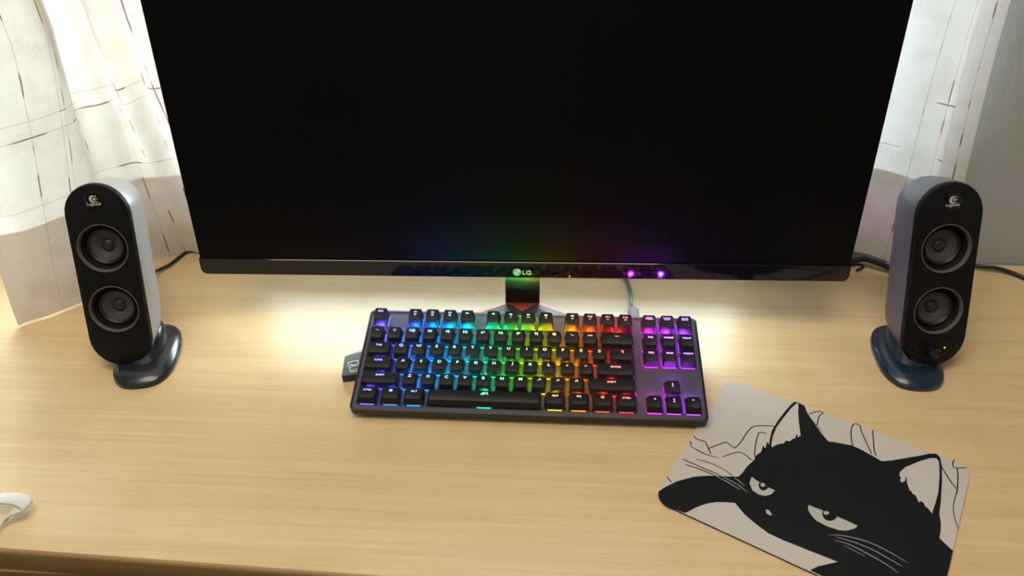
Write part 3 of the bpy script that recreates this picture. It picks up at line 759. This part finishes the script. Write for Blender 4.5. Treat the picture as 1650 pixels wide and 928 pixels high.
        x, zz = fh(1541, 557); K = FM @ Matrix.Translation((x, 0, zz))
        part('power_button', lathe([(.0030, 0), (.0028, .0010), (.00001, .0012)], 20), M_surr, s, K, sm=40)
        x, zz = fh(1469, 579.5)
        ic = [ribbon([(.0017*math.cos(rad(a)), .0017*math.sin(rad(a))) for a in range(-20, 201, 20)], .0005), poly([(-.0021, -.0014), (-.0011, -.0014), (-.0011, .0002), (-.0021, .0002)]), poly([(.0011, -.0014), (.0021, -.0014), (.0021, .0002), (.0011, .0002)])]
        x2, z2 = fh(1491.5, 587)
        ic = [shift(g, x, zz) for g in ic]+[shift(poly([(-.0022, -.0003), (.0022, -.0009), (.0022, .0009)]), x2, z2)]
        x3, z3 = fh(1526, 566.5)
        ic.append(shift(text('POWER', .0012, 1.1, .01), x3, z3))
        part('control_icons', upright(join(*ic), -.0002), M_cone, s, FM)
    return s, FM
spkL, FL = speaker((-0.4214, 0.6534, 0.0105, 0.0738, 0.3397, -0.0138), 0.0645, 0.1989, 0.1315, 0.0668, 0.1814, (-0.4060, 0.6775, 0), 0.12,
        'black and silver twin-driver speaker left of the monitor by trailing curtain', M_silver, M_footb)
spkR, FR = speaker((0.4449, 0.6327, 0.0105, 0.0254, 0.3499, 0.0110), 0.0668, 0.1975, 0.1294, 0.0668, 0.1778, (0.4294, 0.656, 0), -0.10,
        'black twin-driver speaker right of the monitor with volume knob and headphone jack', M_silver_shaded, M_foot_sky, True)

# speaker and power leads behind
def cable(name, pts, r, label, m=M_blk):
    path = spline(pts, 10); org = path[0].copy()
    return tag(put(name, mesh(name, *tube([p-org for p in path], r), m, sm=True), None, Matrix.Translation(org)), label, 'cable')
a = FL @ Vector((0.012, 0.066, 0.08))
cable('speaker_cable', [a, ondesk(251, 437, .010), ondesk(272, 427, .0045), ondesk(291, 413, .0024), ondesk(300, 404, .0024)+Vector((.004, .0, 0)), ondesk(330, 404, .0024)], .0021,
      'thin black cable curving from the left speaker to the curtain hem')
a = FR @ Vector((-0.012, 0.063, 0.075))
cable('speaker_cable', [ondesk(1340, 428, .0045), ondesk(1374, 421, .007), ondesk(1392, 417.5, .010), ondesk(1415, 424, .009), ondesk(1440, 436, .007), ondesk(1456, 448, .01)], .0034,
      'thick black cable between the monitor and the right speaker')
cable('power_cable', [ondesk(1360, 432, .0019), ondesk(1374, 427, .0019), ondesk(1385, 426, .0019), ondesk(1391, 430, .0019), ondesk(1380, 436, .0019)], .0016,
      'short thin black cable looped under the thick one right of the monitor')
cable('power_cable', [ondesk(1556, 424, .004), ondesk(1582, 430, .006), ondesk(1605, 432, .006), ondesk(1632, 440, .004), ondesk(1662, 453, .0028), ondesk(1720, 480, .0026)], .0025,
      'black cable running from behind the right speaker to the right frame edge')

# ------------------------------------------------------------------ mouse pad with a cat print
M_pad = mat('grey_beige_cloth', (0.60, 0.55, 0.50), 0.62, bump=(2200, 0.25))
M_padedge = mat('black_rubber_edge', (0.008, 0.008, 0.009), 0.7)
M_ink = mat('black_ink', (0.007, 0.008, 0.010), 0.6, spec=0.18)
M_eye = mat('cream_print', (0.50, 0.48, 0.41), 0.6)
M_wh = mat('whisker_print', (0.36, 0.37, 0.38), 0.6)
PT = 0.0025
P = lambda u, v: (lambda p: Vector((p.x, p.y)))(ondesk(u, v, PT))
def isect(a, b, c, d):
    r = b-a; s = d-c; k = ((c-a).x*s.y-(c-a).y*s.x)/(r.x*s.y-r.y*s.x); return a+r*k
LL = (P(1166, 619), P(1069, 776)); TP = (P(1249.7, 636.8), P(1513.8, 733)); RR = (P(1560, 777), P(1526, 928)); BB = (P(1102.7, 827), P(1313, 924))
ctl, ctr, cbr, cbl = isect(*LL, *TP), isect(*TP, *RR), isect(*RR, *BB), isect(*BB, *LL)
pc = (ctl+ctr+cbr+cbl)/4; pa = math.atan2((ctr-ctl).y, (ctr-ctl).x)
PDM = Matrix.Translation((pc.x, pc.y, DESK)) @ Matrix.Rotation(pa, 4, 'Z'); PI_ = PDM.inverted()
def rounded(corners, r, n=6):
    out = []
    m_ = len(corners)
    for i in range(m_):
        p = corners[i]; a = (corners[i-1]-p).normalized(); b = (corners[(i+1) % m_]-p).normalized()
        ang = a.angle(b); t = r/math.tan(ang/2); p0 = p+a*t; p2 = p+b*t
        for k in range(n+1):
            s = k/n; out.append(p0*(1-s)**2*1+p*2*s*(1-s)+p2*s*s)
    return out
def Lc(p): q = PI_ @ Vector((p[0], p[1], DESK)); return Vector((q.x, q.y))
cor = [Lc(p) for p in (cbl, cbr, ctr, ctl)]
ol = rounded(cor, 0.017)
pad = empty('mouse_pad', PDM, 'grey mouse pad printed with a scowling black cat, right of the keyboard', 'mouse pad')
part('rubber_base', slab([tuple(p) for p in ol], 0.0002, PT-0.0006), M_padedge, pad, PDM)
part('cloth_top', slab([tuple(p) for p in ol], PT-0.0006, PT), M_pad, pad, PDM)
r1 = lambda x, y: Lc(P(x/5.157+1050, y/5.157+600)); r2 = lambda x, y: Lc(P(x/4.936+1050, y/4.936+740))
r3 = lambda x, y: Lc(P(x/5.8+1300, y/5.8+640)); r4 = lambda x, y: Lc(P(x/5.875+1300, y/5.875+770))
def path(f, s): return [f(*map(float, q.split(','))) for q in s.split()]
def art(name, geos, m, z, label=None):
    for g in geos: art1(name, g, m, z, label)
def art1(name, g, m, z, label=None):
    V, F = g; F2 = []
    me_v = [(v[0], v[1], PT+z) for v in V]
    for f in F:                       # keep every print facing up
        ar = sum(V[f[i]][0]*V[f[(i+1) % len(f)]][1]-V[f[(i+1) % len(f)]][0]*V[f[i]][1] for i in range(len(f)))
        F2.append(f if ar > 0 else tuple(reversed(f)))
    return part(name, (me_v, F2), m, pad, PDM, label=label)
cat = path(r1, '1185,243 1215,250 1270,275 1290,330 1330,390 1390,460 1444,535')+path(r3, '60,230 130,330 200,412 260,420 420,450 500,485 600,540 700,598 800,590 930,567 1050,548 1150,526 1210,528 1245,560 1262,640 1264,800 1258,928')
cat += path(r4, '1278,60 1275,120 1268,240 1255,340 1270,430 1268,500 1255,570 1385,690')
i0 = max(range(len(ol)), key=lambda i: -(ol[i]-cor[1]).length)
brc = sorted(range(len(ol)), key=lambda i: (ol[i]-cor[1]).length)[:7]
cat += [ol[i]+(Vector((0, 0))-ol[i]).normalized()*0.0002 for i in sorted(brc, reverse=True)]
cat += path(r2, '1258,883')+path(r4, '100,838 190,818 290,795 150,738 0,680')+path(r2, '1200,705 1050,645 930,590 830,515 740,440 690,380 665,348 600,342 520,340 440,352 360,380 268,428')
cat += path(r2, '112,372 68,322 52,280 56,255 100,225 200,175 330,140 430,131 520,132 600,137 690,138 720,110 760,55 820,0')+path(r1, '860,695 910,660 925,610 945,630 960,575 975,600 985,540 1000,480 1050,400 1110,320 1160,265')
art('cat_print', [poly(cat)], M_ink, 0.00006, 'black cat drawing')
ears = [poly(path(r1, '1207,256 1160,297 1100,372 1040,452 1007,530 994,600 1000,622 1030,605 1060,595 1100,590 1112,568 1150,572 1170,553 1192,548 1202,515 1217,520 1212,542 1238,525 1225,430 1217,340 1220,262')),
        poly(path(r3, '870,700 920,655 1050,600 1150,570 1210,570 1235,600 1240,700 1232,900')+path(r4, '1253,0 1245,130 1220,230 1185,338 1150,290 1120,270 1105,235 1080,220 1060,232 1030,165 1000,150 985,120 975,125 945,30')+path(r3, '937,790 932,745 922,750 920,782 885,798 870,772 885,752 866,738'))]
art('ear_print', ears, M_pad, 0.00012)
eyes = [poly(path(r2, '795,140 860,185 925,222 980,248 950,280 900,292 850,280 800,245 778,190')), poly(path(r4, '15,255 80,283 145,306 210,335 300,372 400,415 482,455 450,480 380,498 310,496 190,458 90,405 40,350 12,300'))]
art('eye_print', eyes, M_eye, 0.00012, 'cream half-closed eyes')
def ell(f, cx, cy, rx, ry, a=0, n=22):
    return poly([f(cx+rx*math.cos(2*math.pi*i/n), cy+ry*math.sin(2*math.pi*i/n)) for i in range(n)])
def low(f, cx, cy, rx, ry, a0, a1, n=18):
    return poly([f(cx+rx*math.cos(rad(a0+(a1-a0)*i/n)), cy+ry*math.sin(rad(a0+(a1-a0)*i/n))) for i in range(n+1)])
art('pupil_print', [low(r2, 890, 205, 40, 44, 25, 205), low(r4, 220, 340, 74, 68, 24, 204)], M_ink, 0.00018)
art('highlight_print', [ell(r2, 884, 205, 17, 15), ell(r4, 184, 333, 26, 17), poly(path(r2, '905,400 930,405 958,440 945,447 915,432'))], M_eye, 0.00024)
tap = lambda w: (lambda t: w*(0.35+0.65*math.sin(math.pi*min(1, max(0, t)))**0.6))
def stroke(f, s, w, taper=False): return ribbon(spline(path(f, s), 5), tap(w) if taper else w)
wk = [stroke(r4, q, .0008, True) for q in ('200,540 340,547 560,600 760,690 955,805', '270,560 420,600 600,670 750,750 905,840', '260,590 400,630 560,710 720,800 870,900')]+[stroke(r4, '350,640 450,690 550,742', .0004)]
wk += [stroke(r2, q, .0009, True) for q in ('548,130 680,200 765,265', '508,133 600,180 705,243', '658,147 700,178 737,212')]
art('whisker_print', wk, M_wh, 0.00018, 'pale whisker lines')
ink = [stroke(r1, q, .0011) for q in ('345,525 380,555 445,578 470,630 492,675', '470,635 540,605 620,578', '620,578 690,630', '690,630 740,580 800,490 850,450 930,443 1020,447', '952,507 900,500 880,530 860,620 855,700', '590,703 650,680 720,663 770,680 830,728', '130,870 165,915', '318,570 332,605')]
ink += [stroke(r1, '310,605 380,645 450,680 560,712', .0012, True)]
ink += [stroke(r2, q, .0011) for q in ('250,0 400,65 550,130', '270,42 400,85 510,133')]+[stroke(r2, '355,0 480,35 580,85 660,145', .0008)]
ink += [stroke(r3, q, .0011) for q in ('20,160 80,137 130,135 150,148 115,180 95,262', '430,455 415,380 418,290 445,250 495,265 510,320 560,430 605,530', '615,305 622,400 630,490 648,548', '1262,650 1320,750 1395,855', '1380,585 1365,610 1370,650 1400,662 1490,658', '1405,665 1412,740 1408,850 1398,900')]
ink += [stroke(r4, '1425,60 1420,120 1390,250 1395,360 1435,485', .0008)]
art('line_print', ink, M_ink, 0.00010, 'thin black background lines')

# ------------------------------------------------------------------ folded white strap at the left edge
M_strap = mat('white_webbing', (0.78, 0.77, 0.74), 0.6, bump=(700, 0.5))
pts = [(-60, 905, .0016), (-25, 880, .0018), (0, 850, .0035), (12, 833, .0075), (24, 823, .0105), (36, 819, .0118), (43, 816, .0128), (41, 810, .0145), (30, 805, .0160), (12, 803, .0170), (-15, 805, .0172), (-60, 812, .016)]
sp_ = spline([ondesk(*p) for p in pts], 6); org = Vector((sp_[0].x, sp_[0].y, DESK))
wd_ = turn((0.35, 1.0, 0)).normalized()
rings = []
for i, p in enumerate(sp_):
    d = (sp_[min(i+1, len(sp_)-1)]-sp_[max(i-1, 0)]).normalized(); nn = d.cross(wd_).normalized()
    w_, t_ = .0065, .0013
    rings.append([p-org+wd_*a*w_+nn*b*t_ for a, b in ((-1, -.5), (-.9, -1), (.9, -1), (1, -.5), (1, .5), (.9, 1), (-.9, 1), (-1, .5))])
V, F = loft(rings)
tag(put('strap', mesh('strap', V, F, M_strap, sm=60), None, Matrix.Translation(org)), 'white folded strap end lying at the left frame edge near the desk front', 'strap')
